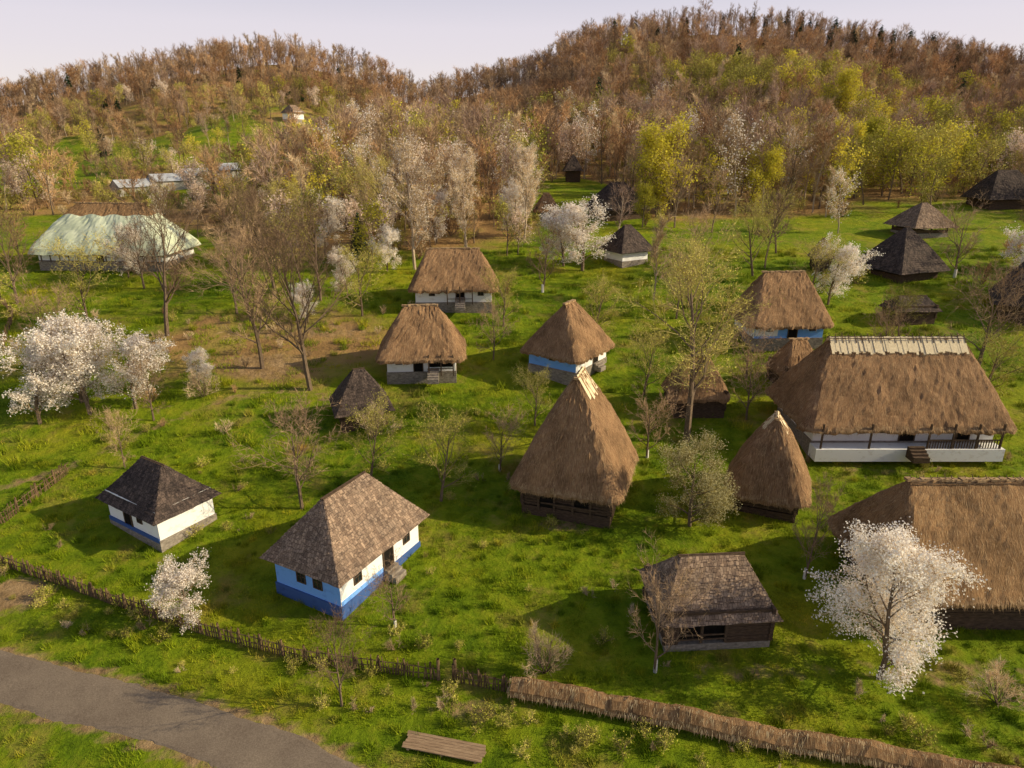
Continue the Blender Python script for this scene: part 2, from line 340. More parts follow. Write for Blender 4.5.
# ------------------------------------------------------------------ instancing
def scatter(name,P,rz,sc,ix,variants):
    coll=bpy.data.collections.new(name+'_types')
    for k,o in enumerate(variants):
        o.name='%s_type_%s'%(name,chr(97+k));coll.objects.link(o)
    me=bpy.data.meshes.new(name);me.from_pydata(np.asarray(P).tolist(),[],[])
    for n,t,vals in (('rz','FLOAT',rz),('sc','FLOAT',sc),('ix','INT',ix)):
        a=me.attributes.new(n,t,'POINT');a.data.foreach_set('value',vals)
    o=bpy.data.objects.new(name,me);scene.collection.objects.link(o)
    ng=bpy.data.node_groups.new(name,'GeometryNodeTree')
    ng.interface.new_socket('Geometry',in_out='INPUT',socket_type='NodeSocketGeometry')
    ng.interface.new_socket('Geometry',in_out='OUTPUT',socket_type='NodeSocketGeometry')
    N=ng.nodes.new;gi=N('NodeGroupInput');go=N('NodeGroupOutput');ip=N('GeometryNodeInstanceOnPoints');ci=N('GeometryNodeCollectionInfo')
    ci.inputs['Collection'].default_value=coll;ci.inputs['Separate Children'].default_value=True;ci.inputs['Reset Children'].default_value=True
    def na(n,t):
        a=N('GeometryNodeInputNamedAttribute');a.data_type=t;a.inputs['Name'].default_value=n;return a.outputs['Attribute']
    cx=N('ShaderNodeCombineXYZ');l=ng.links.new
    l(na('rz','FLOAT'),cx.inputs[2]);l(gi.outputs[0],ip.inputs['Points']);l(ci.outputs[0],ip.inputs['Instance'])
    ip.inputs['Pick Instance'].default_value=True
    l(na('ix','INT'),ip.inputs['Instance Index']);l(cx.outputs[0],ip.inputs['Rotation']);l(na('sc','FLOAT'),ip.inputs['Scale']);l(ip.outputs[0],go.inputs[0])
    md=o.modifiers.new('scatter','NODES');md.node_group=ng
    return o
ft=dict(r0=.17,sides=4)
var=[tmesh('v',[M_bark,M_tw,M_bud],seed=51,h=12,ch=(11,6),lo=.3,spread=.40,ang=50,twigs=12,tl=1.4,tww=.065,rnd_=True,**ft),
 tmesh('v',[M_bark,M_twr,M_bud],seed=52,h=12,ch=(11,6),lo=.25,spread=.40,ang=52,twigs=12,tl=1.4,tww=.07,rnd_=True,**ft),
 tmesh('v',[M_barkp,M_twm,M_bud],seed=53,h=13,ch=(11,6),lo=.35,spread=.34,ang=44,twigs=12,tl=1.4,tww=.065,rnd_=True,**ft),
 tmesh('v',[M_barkp,M_twt,M_bud],seed=54,h=13,ch=(14,6),lo=.2,spread=.26,ang=36,twigs=12,tl=1.2,tww=.065,**ft),
 tmesh('v',[M_bark,M_two,M_bud],seed=55,h=11,ch=(12,6),lo=.2,spread=.42,ang=54,twigs=11,tl=1.2,tww=.06,leaf=(1,.14,.3),rnd_=True,**ft),
 tmesh('v',[M_bark,M_two,M_yg],seed=56,h=11,ch=(12,6),lo=.15,spread=.40,ang=54,twigs=11,tl=1.2,tww=.06,leaf=(1,.19,.4),rnd_=True,**ft),
 tmesh('v',[M_bark,M_twt,M_pk],seed=57,h=9,ch=(12,6),lo=.18,spread=.44,ang=56,twigs=10,tl=1.0,tww=.05,leaf=(2,.14,.25),rnd_=True,**ft),
 conifer(58,13,3,1200,.8),
 tmesh('v',[M_bark,M_two,M_bud],seed=59,h=4,ch=(6,5),lo=.1,spread=.6,ang=45,twigs=8,tl=.9,tww=.06,stems=4,r0=.07,sides=3,leaf=(1,.1,.2)),
 tmesh('v',[M_bark,M_twr,M_bud],seed=60,h=4.5,ch=(6,5),lo=.1,spread=.6,ang=45,twigs=8,tl=.9,tww=.06,stems=4,r0=.07,sides=3),
 tmesh('v',[M_bark,M_tw,M_bud],seed=61,h=14,ch=(9,5),lo=.5,spread=.26,ang=42,twigs=8,tl=1.1,tww=.045,**ft),
 tmesh('v',[M_barkp,M_twt,M_blo],seed=62,h=12,ch=(12,6),lo=.2,spread=.34,ang=46,twigs=11,tl=1.2,tww=.06,leaf=(1,.12,.25),rnd_=True,**ft)]
AV=np.array([(-57,99,13),(-57,90,8),(-7.2,84.5,8),(53.2,93,8),(50.5,88,6),(68,116,8),(64,109,6),(94,136,8),(90,130,7),(86,123,5),(60,80,7),(16.5,99.5,6),(15.5,93,5),(14.5,170,7),(18.5,127,8),(17.5,119,6),(5.8,125,5),(5.3,118,4),(43,95,5),(29.5,74.5,8),(-60,234,7),(-71,238,7)])
def avoid(x,y,k,d=0):
    for ax_,ay_,ar in AV: k&=np.hypot(x-ax_,y-ay_)>ar-d
    for q_ in range(-2,3): k&=np.hypot(x-(-74+q_*5.5),y-(160+q_*6))>5-d
    k&=~((np.abs(x-14.5*y/170)<4)&(y>100)&(y<168))
    return k
def jgrid(x0,x1,y0,y1,sp):
    gx,gy=np.meshgrid(np.arange(x0,x1,sp),np.arange(y0,y1,sp));gx=gx+((np.arange(gx.shape[0])%2)*sp*.5)[:,None];gx=gx.ravel();gy=gy.ravel()
    return gx+rng.uniform(-.8,.8,gx.size)*sp,gy+rng.uniform(-.8,.8,gx.size)*sp
xa,ya=jgrid(-380,380,168,396,5.0);k=np.abs(xa)<.88*ya+15;xa,ya=xa[k],ya[k]
xb,yb=jgrid(-180,180,84,168,4.8);k=(np.abs(xb)<.88*yb+20);xb,yb=xb[k],yb[k]
x=np.concatenate([xa,xb]);y=np.concatenate([ya,yb])
d=fdens(x,y);d=np.where((y<105),np.maximum(d,np.where((x<-62)|(x>72),.25,.03)),d)
keep=rng.random(x.size)<np.clip(d*1.0,.03,1)
keep=avoid(x,y,keep)
x,y=x[keep],y[keep];n=x.size
p=rng.random(n);ix=np.zeros(n,int)
nf=np.sin(x*.045+1)*np.sin(y*.06+2)+rng.normal(0,.4,n)
far=y>215
tab_far=np.array([0,0,1,1,2,0,10,1,0,3,1,0]);ix=tab_far[(p*12).astype(int)]
mid=(y<=215);tab=np.array([0,1,2,4,4,3,8,9,5,6,0,0]);ix=np.where(mid,tab[(rng.random(n)*12).astype(int)],ix)
rg=(x>40)&(y<300)&(y>130);ix=np.where(rg&(nf>.1),np.where(p<.3,5,np.where(p<.7,4,3)),ix)
cen=(np.abs(x)<62)&(y<230);ix=np.where(cen,np.array([3,11,6,4,2,0,3,5,0,1])[(p*10).astype(int)],ix)
lf=(x<-45)&(y<290);ix=np.where(lf&(nf>-.2),np.array([4,8,4,0,8,5,8,1,6,1])[(p*10).astype(int)],ix)
ix=np.where((y>355)&(p<.6),10,ix)
ix=np.where((x>135)&(x<240)&(y>345)&(p<.3),7,ix)
ix=np.where((y>200)&(p>.985),7,ix)
sc=rng.uniform(.65,1.25,n);sc=np.where(y<125,sc*.82,sc)
sc=np.where(cen&(y>105),sc*1.1,sc)
sc=np.where((y>150)&(x<-40)&(y<330),sc*.75,sc)
sc=np.where((y>104)&(y<156)&(np.abs(x+74*y/160)<15),sc*.72,sc)
scatter('distant_forest',np.stack([x,y,H(x,y)-.1],1),rng.random(n)*6.28,sc,ix.astype(np.int32),var)
# undergrowth
xu,yu=jgrid(-230,230,80,280,4.0);d=fdens(xu,yu);k=(rng.random(xu.size)<d*.45+.03)&(np.abs(xu)<.85*yu+10)
k=avoid(xu,yu,k,2)
xu,yu=xu[k],yu[k]
ex,ey=jgrid(-62,-14,58,84,2.6);k2=rng.random(ex.size)<.2;xu=np.concatenate([xu,ex[k2]]);yu=np.concatenate([yu,ey[k2]])
under=[tmesh('v',[M_bark,m,M_bud],seed=70+j,h=2.6,ch=(5,),lo=.1,spread=.6,ang=45,twigs=12,tl=.8,tww=.05,stems=5,r0=.05,sides=3,leaf=lf_) for j,(m,lf_) in enumerate(((M_two,(1,.1,.2)),(M_twr,None),(M_twt,None)))]
su=rng.uniform(.6,1.3,xu.size);su=np.where(yu<84,su*.45,su)
scatter('undergrowth',np.stack([xu,yu,H(xu,yu)-.05],1),rng.random(xu.size)*6.28,su,rng.integers(0,3,xu.size).astype(np.int32),under)
# grass
def tuft(seed,n,rad,hh,w):
    r=random.Random(seed);m=MB()
    for i in range(n):
        a=r.random()*6.283;d=rad*math.sqrt(r.random());c=Vector((math.cos(a)*d,math.sin(a)*d,-.03))
        h=hh*r.uniform(.5,1.2);t=Vector((r.gauss(0,.35)*h,r.gauss(0,.35)*h,h));b=r.random()*3.14;s=Vector((math.cos(b),math.sin(b),0))*w*.5
        m.face([c-s,c+s,c+t])
    return m.obj('t',[M_gb],link=False)
gt=[tuft(1,150,.75,.16,.035),tuft(2,120,.6,.28,.035),tuft(3,70,.28,.45,.035),tuft(4,150,.8,.11,.035)]
x1,y1=jgrid(-60,60,17,52,.85);k=np.abs(x1)<.82*y1+9;x1,y1=x1[k],y1[k]
x2,y2=jgrid(-100,100,52,105,1.6);k=np.abs(x2)<.82*y2+9;x2,y2=x2[k],y2[k]
xg=np.concatenate([x1,x2]);yg=np.concatenate([y1,y2]);sg=np.concatenate([rng.uniform(.6,1.25,x1.size),rng.uniform(1.0,2.0,x2.size)])
k=(seg_dist(xg,yg,smooth(ROAD))>1.95)&(seg_dist(xg,yg,PATH)>.6)&(rng.random(xg.size)<.8)
for ax_,ay_,ar in ((-31.8,36.6,1.8),(-26,68,3),(-11,38.5,2.6),(-25.9,44.3,2),(32.6,56,4),(27.5,56,4),(38,56,4),(31,36.5,3),(4.5,47,3)): k&=np.hypot(xg-ax_,yg-ay_)>ar
xg,yg,sg=xg[k],yg[k],sg[k]
scatter('grass',np.stack([xg,yg,H(xg,yg)],1),rng.random(xg.size)*6.28,sg,rng.integers(0,4,xg.size).astype(np.int32),gt)
# weeds by the fences
wx,wy=jgrid(-35,42,18,60,.9)
wd=np.minimum(seg_dist(wx,wy,[(-35,38),(-12,29.8),(0,27.3),(12.2,24.6),(26,21.5)]),99)
k=(wd<1.6)&(rng.random(wx.size)<.35)|(rng.random(wx.size)<.03)
k|=(wx>0)&(wy<26.5)&(rng.random(wx.size)<.2)
k&=seg_dist(wx,wy,smooth(ROAD))>2.2
k&=~((np.abs(wx+3.3)<2.4)&(np.abs(wy-25.2)<1.2))
wx,wy=wx[k],wy[k]
weeds=[tmesh('w',[M_bark,m,M_bud],seed=80+j,h=.8,ch=(4,),lo=.1,spread=.6,ang=45,twigs=9,tl=.3,tww=.02,stems=5,r0=.012,sides=3,leaf=lf_) for j,(m,lf_) in enumerate(((M_two,(2,.03,.06)),(M_twt,None),(M_two,(1,.04,.06))))]
scatter('weeds',np.stack([wx,wy,H(wx,wy)-.03],1),rng.random(wx.size)*6.28,rng.uniform(.4,1.2,wx.size),rng.integers(0,3,wx.size).astype(np.int32),weeds)
# ------------------------------------------------------------------ buildings
def rring(a,b,c,z,nex,ney,nc=4):
    c=min(c,a*.98,b*.98);pts=[];cs=[(1,1),(-1,1),(-1,-1),(1,-1)];arcs=[]
    for k,(sx,sy) in enumerate(cs):
        arcs.append([(sx*(a-c)+c*math.cos(R(90*k+90*j/nc)),sy*(b-c)+c*math.sin(R(90*k+90*j/nc)),z) for j in range(nc+1)])
    for k in range(4):
        A=arcs[k];B=arcs[(k+1)%4];pts+=A;n=nex if k%2==0 else ney
        for j in range(1,n):
            t=j/n;pts.append((A[-1][0]*(1-t)+B[0][0]*t,A[-1][1]*(1-t)+B[0][1]*t,z))
    return pts
def roof(par,seed,L,W,wh,rh,ov,ridge,kind,mat,blades=2500,curve=.03,yr=0.12,bl_mat=None):
    r=random.Random(seed);m=MB();A=L/2+ov;B=W/2+ov;ze=wh-ov*.55;zt=wh+rh
    nex=max(4,int(2*A/.4));ney=max(4,int(2*B/.4));rings=[]
    th=kind=='thatch'
    sl=math.hypot(B,zt-ze);n=int(sl/.28)if not th else max(8,int(sl/.4))
    def lev(t,off=0):
        a=A+(ridge/2-A)*t+off;b=B+(yr-B)*t+off;z=ze+(zt-ze)*(t+curve*math.sin(math.pi*t))
        c=(1.1*(1-t)+.1*t) if th else .06
        return rring(a,b,c,z,nex,ney)
    thick=.30 if th else .07
    rings.append(rring(A-.55,B-.55,.8 if th else .05,ze+(.12 if th else .05),nex,ney))
    rings.append(rring(A-.04,B-.04,1.0 if th else .05,ze-thick,nex,ney))
    ph=[r.random()*6 for _ in range(4)]
    def jit(p,amt):
        x,y,z=p;lo_=.055*math.sin(x*.9+ph[0])*math.sin(y*.8+ph[1])+.025*math.sin(x*3.1+ph[2]+y*2.3) if th else .04*math.sin(x*.9+ph[0]+y*.7)
        return (x+r.gauss(0,amt),y+r.gauss(0,amt),z+lo_+r.gauss(0,amt))
    if th:
        rings[1]=[jit(p,.06) for p in rings[1]]
        for i in range(n+1): rings.append([jit(p,.028 if i<n else .02) for p in lev(i/n)])
    else:
        for i in range(n):
            rings.append([jit(p,.018) for p in lev(i/n,.04)]);rings.append([jit(p,.005) for p in lev((i+1)/n,0)])
    N=len(rings[0])
    for rg_ in rings: m.v.extend(rg_)
    for i in range(len(rings)-1):
        for k in range(N):
            k2=(k+1)%N;m.f.append((i*N+k,i*N+k2,(i+1)*N+k2,(i+1)*N+k));m.m.append(0)
    m.f.append(tuple((len(rings)-1)*N+k for k in range(N)));m.m.append(0)
    if th:
        for _ in range(blades):
            i=r.randint(1,len(rings)-2) if r.random()>.25 else 2
            k=r.randrange(N);P0=Vector(rings[i][k]);P1=Vector(rings[i][(k+1)%N]);Q=Vector(rings[min(i+1,len(rings)-1)][k])
            if r.random()>(P1-P0).length/.35: continue
            t=r.random();p=P0.lerp(P1,t)+(Q-P0)*r.random()
            dn=(P0-Q).normalized();al=(P1-P0).normalized();nn=al.cross(-dn);
            if nn.z<0: nn=-nn
            dn=(dn+nn*r.uniform(.0,.10)+al*r.gauss(0,.08)).normalized();l=r.uniform(.2,.5)
            m.face([p-al*.014+nn*.01,p+al*.014+nn*.01,p+dn*l+nn*.02],1)
    m.obj('roof',[mat,bl_mat or M_straw],par,uv=True)
    return A,B,ze,zt
def sbox(m,side,hl,hw,pos,z,w,h,d0,d1,mi):
    dm=(d0+d1)/2;dt=d1-d0
    if side=='f': m.box((pos,-hw-dm,z),(w,dt,h),mi)
    if side=='b': m.box((pos,hw+dm,z),(w,dt,h),mi)
    if side=='l': m.box((-hl-dm,pos,z),(dt,w,h),mi)
    if side=='r': m.box((hl+dm,pos,z),(dt,w,h),mi)
def window(m,side,hl,hw,pos,z,w=.7,h=.8):
    sbox(m,side,hl,hw,pos,z,w,h,-.02,.02,1)
    for o in(-1,1):
        sbox(m,side,hl,hw,pos+o*(w/2+.03),z,.08,h+.16,-.02,.06,0)
        sbox(m,side,hl,hw,pos,z+o*(h/2+.04),w-.02,.08,-.02,.06,0)
    sbox(m,side,hl,hw,pos,z,.045,h,.02,.045,0);sbox(m,side,hl,hw,pos-w/4,z+.05,w/2-.05,.04,.02,.042,0);sbox(m,side,hl,hw,pos+w/4,z+.05,w/2-.05,.04,.02,.042,0)
def door(m,side,hl,hw,pos,z0,w=.9,h=1.85):
    sbox(m,side,hl,hw,pos,z0+h/2,w,h,-.02,.03,2)
    for o in(-1,1): sbox(m,side,hl,hw,pos+o*(w/2+.05),z0+h/2,.1,h,-.02,.07,0)
    sbox(m,side,hl,hw,pos,z0+h+.05,w+.2,.1,-.02,.07,0)
def logs(m,L,W,z0,z1,mi,seed,opening=None,t=.2):
    r=random.Random(seed);z=z0
    while z<z1-.05:
        hh=.22
        for sy in(-1,1):
            if sy==-1 and opening and z<opening[2]:
                a,b=opening[0],opening[1]
                for s,e in((-L/2-.2,a),(b,L/2+.2)): m.box(((s+e)/2,sy*W/2+r.uniform(-.015,.015),z+hh/2),(e-s,t,hh-.025),mi)
            else: m.box((r.uniform(-.05,.05),sy*W/2+r.uniform(-.015,.015),z+hh/2),(L+.4,t,hh-.025),mi)
        for sx in(-1,1): m.box((sx*L/2+r.uniform(-.015,.015),0,z+hh/2+.09),(t-.02,W+.4,hh-.03),mi)
        z+=hh
def building(name,x,y,yaw,L,W,wh,rh,ov,ridge,kind='thatch',rmat=None,wall='wash',wm=None,sides=None,base=.35,wins=(),doors=(),seed=1,blades=2500,yr=.12,logopen=None,bl_mat=None,curve=.03):
    e=bpy.data.objects.new(name,None);scene.collection.objects.link(e)
    ca,sa=math.cos(R(yaw)),math.sin(R(yaw))
    hs=[h1(x+a*ca-b*sa,y+a*sa+b*ca) for a in(-L/2,L/2) for b in(-W/2,W/2)]
    g=sum(hs)/4*.5+max(hs)*.5;low=g-min(hs)+.3
    e.location=(x,y,g);e.rotation_euler=(0,0,R(yaw));hl,hw=L/2,W/2
    m=MB();m.box((0,0,(base-low)/2),(L+.16,W+.16,base+low),0);m.obj('foundation',[(M_log if wall=='log' else M_stone) if wm is None else wm],e)
    if wall=='wash':
        m=MB();m.box((0,0,(base+wh+.3)/2),(L,W,wh+.3-base),0)
        sd=sides or 'wwww'  # f r b l
        m.m=[0,0]+[0 if c=='w' else 1 for c in(sd[0],sd[1],sd[2],sd[3])]
        m.obj('walls',[M_white,M_blue],e)
    elif wall=='log':
        m=MB();logs(m,L,W,base,wh+.3,0,seed,logopen);m.obj('log_walls',[M_log],e)
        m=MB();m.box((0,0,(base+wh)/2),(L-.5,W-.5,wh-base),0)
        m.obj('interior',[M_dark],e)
    elif wall=='open':
        m=MB()
        for a in(-1,0,1):
            for b in(-1,1): m.box((a*(hl-.1),b*(hw-.1),wh/2),(.2,.2,wh+.4))
        for b in(-1,1): m.box((0,b*(hw-.1),wh-.1),(L+.3,.16,.18));m.box((0,b*(hw-.1),.6),(L-.3,.08,.5))
        m.box((-hl+.1,0,.6),(.08,W-.3,.5));m.obj('timber_frame',[M_wood],e)
    if wins or doors:
        m=MB()
        for w in wins: window(m,w[0],hl,hw,*w[1:])
        for d_ in doors: door(m,d_[0],hl,hw,*d_[1:])
        m.obj('windows_and_doors',[M_wood,M_glass,M_dark],e)
    dims=roof(e,seed,L,W,wh,rh,ov,ridge,kind,rmat or (M_th if kind=='thatch' else M_sh),blades,curve,yr,bl_mat)
    m=MB();r=random.Random(seed)
    if kind=='thatch':
        kx=-ridge/2-.1
        while kx<ridge/2+.1:
            m.box((kx,r.gauss(0,.03),wh+rh+.03+r.gauss(0,.02)),(.34,.34+r.gauss(0,.04),.16),0,r.gauss(0,.12));kx+=.3
    else: m.box((0,.05,wh+rh+.04),(ridge+.2,.1,.08),0);m.box((0,-.06,wh+rh+.02),(ridge+.1,.1,.06),0)
    m.obj('ridge_cap',[M_straw if kind=='thatch' else M_wood],e)
    return e,dims
def steps(e,side,hl,hw,pos,n,w=1.1,mat=None):
    m=MB()
    for k in range(n):
        hgt=.17*(n-k);sbox(m,side,hl,hw,pos,hgt/2-.15,w,hgt+.3,.1+.3*k,.1+.3*(k+1)-.003,0)
    m.obj('steps',[mat or M_stone],e)
def bands(e,dims,ridge,wdt,mat,yr=.12,seed=1,grow=0.):
    A,B,ze,zt=dims;m=MB();r=random.Random(seed);t=wdt/math.hypot(B,zt-ze)
    n=int(ridge/.2)
    for s in (-1,1):
        for k in range(n):
            x0=-ridge/2+ridge*k/n;x1=x0+ridge/n+.01;tt=t*r.uniform(.88,1.14);o=.17+r.gauss(0,.02)
            sp=1+grow*tt
            yb=yr+(B-yr)*tt;zb=zt-(zt-ze)*tt*.97
            m.face([(x0*sp,s*(yb+o*.9),zb+o*.6),(x1*sp,s*(yb+o*.9),zb+o*.6),(x1,s*.02,zt+o+.05),(x0,s*.02,zt+o+.05)],0)
            m.face([(x0*sp,s*(yb+o*.9),zb+o*.6),(x1*sp,s*(yb+o*.9),zb+o*.6),(x1*sp,s*(yb),zb-.1),(x0*sp,s*(yb),zb-.1)],0)
    m.obj('ridge_straw',[mat],e,uv=True)
def comb(e,ridge,z,seed,st=.55):
    m=MB();r=random.Random(seed);k=-ridge/2
    while k<=ridge/2:
        for s in(-1,1):
            a=Vector((k+.05*s+r.gauss(0,.03),-s*.45,z-.45));b=Vector((k+.05*s,s*.2,z+.2+r.gauss(0,.04)));m.tube([a,b],[.03,.022],4)
        k+=st
    for s in(-1,1): m.tube([Vector((-ridge/2,s*.3,z-.1)),Vector((ridge/2,s*.3,z-.1))],[.035,.035],4)
    m.obj('ridge_comb',[M_wood],e)
# front blue/white house
e,d=building('shingled_house',-10.75,38.9,62,8.0,5.3,2.7,3.35,.6,4.0,'shingle',M_sh,sides='wwwb',base=.4,seed=2,curve=-.01,wm=M_dblue,
  wins=[('l',-.9,1.5,.6,.7),('l',.45,1.5,.6,.7),('f',-2.4,1.55,.6,.7),('f',2.6,1.55,.6,.7)],doors=[('f',.6,.4)])
m=MB();sbox(m,'f',4.0,2.65,-1.95,.55,4.0,.3,.0,.03,0);m.obj('blue_wall_band',[M_blue],e)
steps(e,'f',4.0,2.65,.6,3)
# small dark shingled white house
e,d=building('shingled_house',-25.9,44.3,-32,6.2,4.3,2.2,2.5,.5,2.6,'shingle',M_shd,base=.3,seed=3,curve=-.01,wm=M_stone,
  wins=[('f',.9,1.35,.5,.55)],doors=[('f',-.6,.3,.8,1.6)])
m=MB();sbox(m,'f',3.1,2.15,0,.25,6.24,.3,.02,.1,0);m.obj('painted_plinth',[M_dblue],e)
# steep thatched barn
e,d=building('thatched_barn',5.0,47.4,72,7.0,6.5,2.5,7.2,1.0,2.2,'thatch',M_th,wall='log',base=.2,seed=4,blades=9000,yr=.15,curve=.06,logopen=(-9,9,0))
bands(e,d,2.3,1.9,M_strawl,seed=4,grow=1.2)
m=MB()
for k in(-1.9,-.6,.8,2.): sbox(m,'l',3.5,3.25,k,1.2,.16,2.3,.12,.25,0)
sbox(m,'l',3.5,3.25,0,2.2,6.8,.15,.26,.36,0);sbox(m,'l',3.5,3.25,-.3,.7,4.2,.12,.26,.34,0);sbox(m,'l',3.5,3.25,1.4,1.1,1.0,1.7,.11,.13,1);sbox(m,'l',3.5,3.25,-1.2,1.3,1.0,1.2,.11,.13,1)
m.obj('open_front_frame',[M_wood,M_dark],e)
# conical thatched hay hut
e,d=building('thatched_hay_hut',19.6,46.6,68,4.2,4.2,1.9,5.0,.95,1.1,'thatch',M_th,wall='log',base=.15,seed=5,blades=6000,curve=.09)
bands(e,d,1.2,1.3,M_strawl,seed=5,grow=1.6)
# big thatched farmhouse
e,d=building('thatched_farmhouse',32.9,56.3,0,15.2,7.6,2.7,5.6,1.3,11.3,'thatch',M_th,base=.5,seed=6,blades=14000,curve=.03,
  wins=[('f',-5.2,1.7,.7,.85),('f',-1.9,1.7,.6,.8),('f',3.4,1.7,.6,.8),('l',-.5,1.7,.7,.8)],doors=[('f',.3,.5,1.2,1.95),('f',5.0,.5,1.0,1.9)])
bands(e,d,11.6,1.3,M_strawl,seed=6);comb(e,11.6,8.55,6)
m=MB();m.box((0,-4.55,-.2),(15.6,1.35,1.1),0);m.obj('verandah_platform',[M_white],e)
m=MB()
for k in(-7.4,-3.4,1.4,3.4,5.4,7.4): m.box((k,-5.05,1.45),(.13,.13,2.2))
for k in np.arange(1.6,7.4,.22): m.box((float(k),-5.05,.72),(.07,.05,.75))
m.box((4.4,-5.05,1.12),(6.0,.1,.08));m.obj('verandah_posts_and_railing',[M_wood],e);steps(e,'f',7.6,5.15,.3,4,1.3,M_wood)
# log barn with shingles
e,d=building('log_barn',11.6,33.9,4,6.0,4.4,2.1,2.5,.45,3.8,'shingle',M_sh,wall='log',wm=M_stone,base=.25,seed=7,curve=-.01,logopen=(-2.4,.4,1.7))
m=MB()
for k in(-2.4,-1,.4): sbox(m,'f',3,2.2,k,1.2,.14,1.7,.0,.14,0)
for z in(.65,.95): sbox(m,'f',3,2.2,-1,z,2.7,.08,.14,.2,0)
m.obj('manger_front',[M_wood],e)
# large thatched barn right edge
e,d=building('thatched_barn',33.0,37.1,0,20,7.4,2.9,4.7,1.2,17.5,'thatch',M_th2,wall='log',base=.4,seed=8,blades=15000,curve=.03)
comb(e,17.5,7.62,8,.42)
# houses mid
e,d=building('thatched_house',-7.2,84.5,2,9.2,6.0,2.5,3.9,.9,6.2,'thatch',M_th,base=.4,seed=9,blades=3500,wins=[('f',-2.6,1.6,.6,.7),('f',3.3,1.6,.6,.7)],doors=[('f',.8,.4)])
steps(e,'f',4.6,3.0,.8,6,1.2)
m=MB();sbox(m,'f',4.6,3.0,.8,1.0,3.0,.06,.9,.98,0)
for k in(-.7,.8,2.3): sbox(m,'f',4.6,3,k,1.4,.12,2.2,.88,1.0,0)
m.obj('porch_posts',[M_wood],e)
e,d=building('thatched_house',-9.3,67.9,4,6.8,5.8,2.5,4.0,1.1,3.2,'thatch',M_th,base=.4,seed=10,blades=3500,wins=[('f',-2.2,1.6,.55,.7)],doors=[('f',-.3,.4,.8,1.7)])
m=MB()
for k in(.8,2.0,3.2): sbox(m,'f',3.4,2.9,k,1.3,.12,2.2,.88,1.0,0)
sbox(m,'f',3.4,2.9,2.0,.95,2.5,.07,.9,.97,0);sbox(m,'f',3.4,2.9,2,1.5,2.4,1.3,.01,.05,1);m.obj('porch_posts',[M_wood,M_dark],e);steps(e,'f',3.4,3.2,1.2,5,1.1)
e,d=building('thatched_house',5.9,68.6,55,6.4,5.6,2.4,4.2,.95,1.8,'thatch',M_th,sides='wwwb',base=.4,seed=11,blades=3000,wins=[('l',0,1.6,.6,.7),('f',-1.5,1.6,.6,.7)],doors=[('f',.8,.4)])
steps(e,'f',3.2,2.8,.8,3)
building('shingled_hut',-13.9,58.6,20,4.0,3.6,1.5,3.1,.65,.9,'shingle',M_shd,wall='log',base=.2,seed=12)
building('thatched_hut',28.3,64.8,10,3.6,3.2,1.8,2.7,.6,1.6,'thatch',M_th,wall='log',base=.2,seed=13,blades=900)
building('thatched_hut',17.4,60.7,0,4.5,3.8,1.9,3.0,.65,2.0,'thatch',M_th,wall='log',base=.2,seed=14,blades=1200)
e,d=building('thatched_house',30.0,74.8,3,7.6,6,2.5,4.6,1.0,4.6,'thatch',M_th,sides='bbww',base=.4,seed=15,blades=3500,wins=[('f',-2.2,1.6,.6,.7),('f',2.6,1.6,.6,.7)],doors=[('f',.4,.4)])
m=MB();sbox(m,'f',3.8,3,-2.5,1.6,2.5,1.9,.004,.03,0);m.obj('white_wall_panel',[M_white],e)
# tarp covered barn
e,d=building('tarp_covered_barn',-57,99.5,-4,18,8.5,2.3,5.7,1.0,9.6,'thatch',M_th2,base=.4,seed=16,blades=3000,wins=[('f',k,1.5,.6,.7) for k in(-5,5)],doors=[('f',0,.4)])
A,B,ze,zt=d;M_tarp=nmat('faded_tarpaulin',(.50,.56,.40),(.72,.76,.58),.8,'Object',(1,1,1),.4,rough=.7)
m=MB();r=random.Random(5);rows=[]
for j in range(13):
    t=.72*j/12;a=A+(9.6/2-A)*t+.16;b=B+(.12-B)*t+.16;z=ze+(zt-ze)*(t+.03*math.sin(math.pi*t))+.14
    if j==0: z-=.25
    rows.append([(px+r.gauss(0,.03),py+.08*math.sin(px*1.7)+r.gauss(0,.03),pz+.04*math.sin(px*2.1+j)+r.gauss(0,.02)-(.15*abs(math.sin(px*.6)) if j==0 else 0)+(.12*math.sin(px*1.9+py) if j==12 else 0)) for px,py,pz in rring(a,b,1.0,z,40,20)])
N=len(rows[0])
for rw in rows: m.v.extend(rw)
for i in range(12):
    for k in range(N): m.f.append((i*N+k,i*N+(k+1)%N,(i+1)*N+(k+1)%N,(i+1)*N+k));m.m.append(0)
m.obj('tarpaulin',[M_tarp],e,smooth=False)
m=MB()
for k in np.arange(-8.6,8.7,1.35): sbox(m,'f',9,4.25,float(k),1.4,.14,2.0,.01,.06,0)
sbox(m,'f',9,4.25,0,.5,17.9,.14,.061,.09,0);sbox(m,'f',9,4.25,0,1.95,17.9,.12,.061,.09,0);m.obj('timber_framing',[M_wood],e)
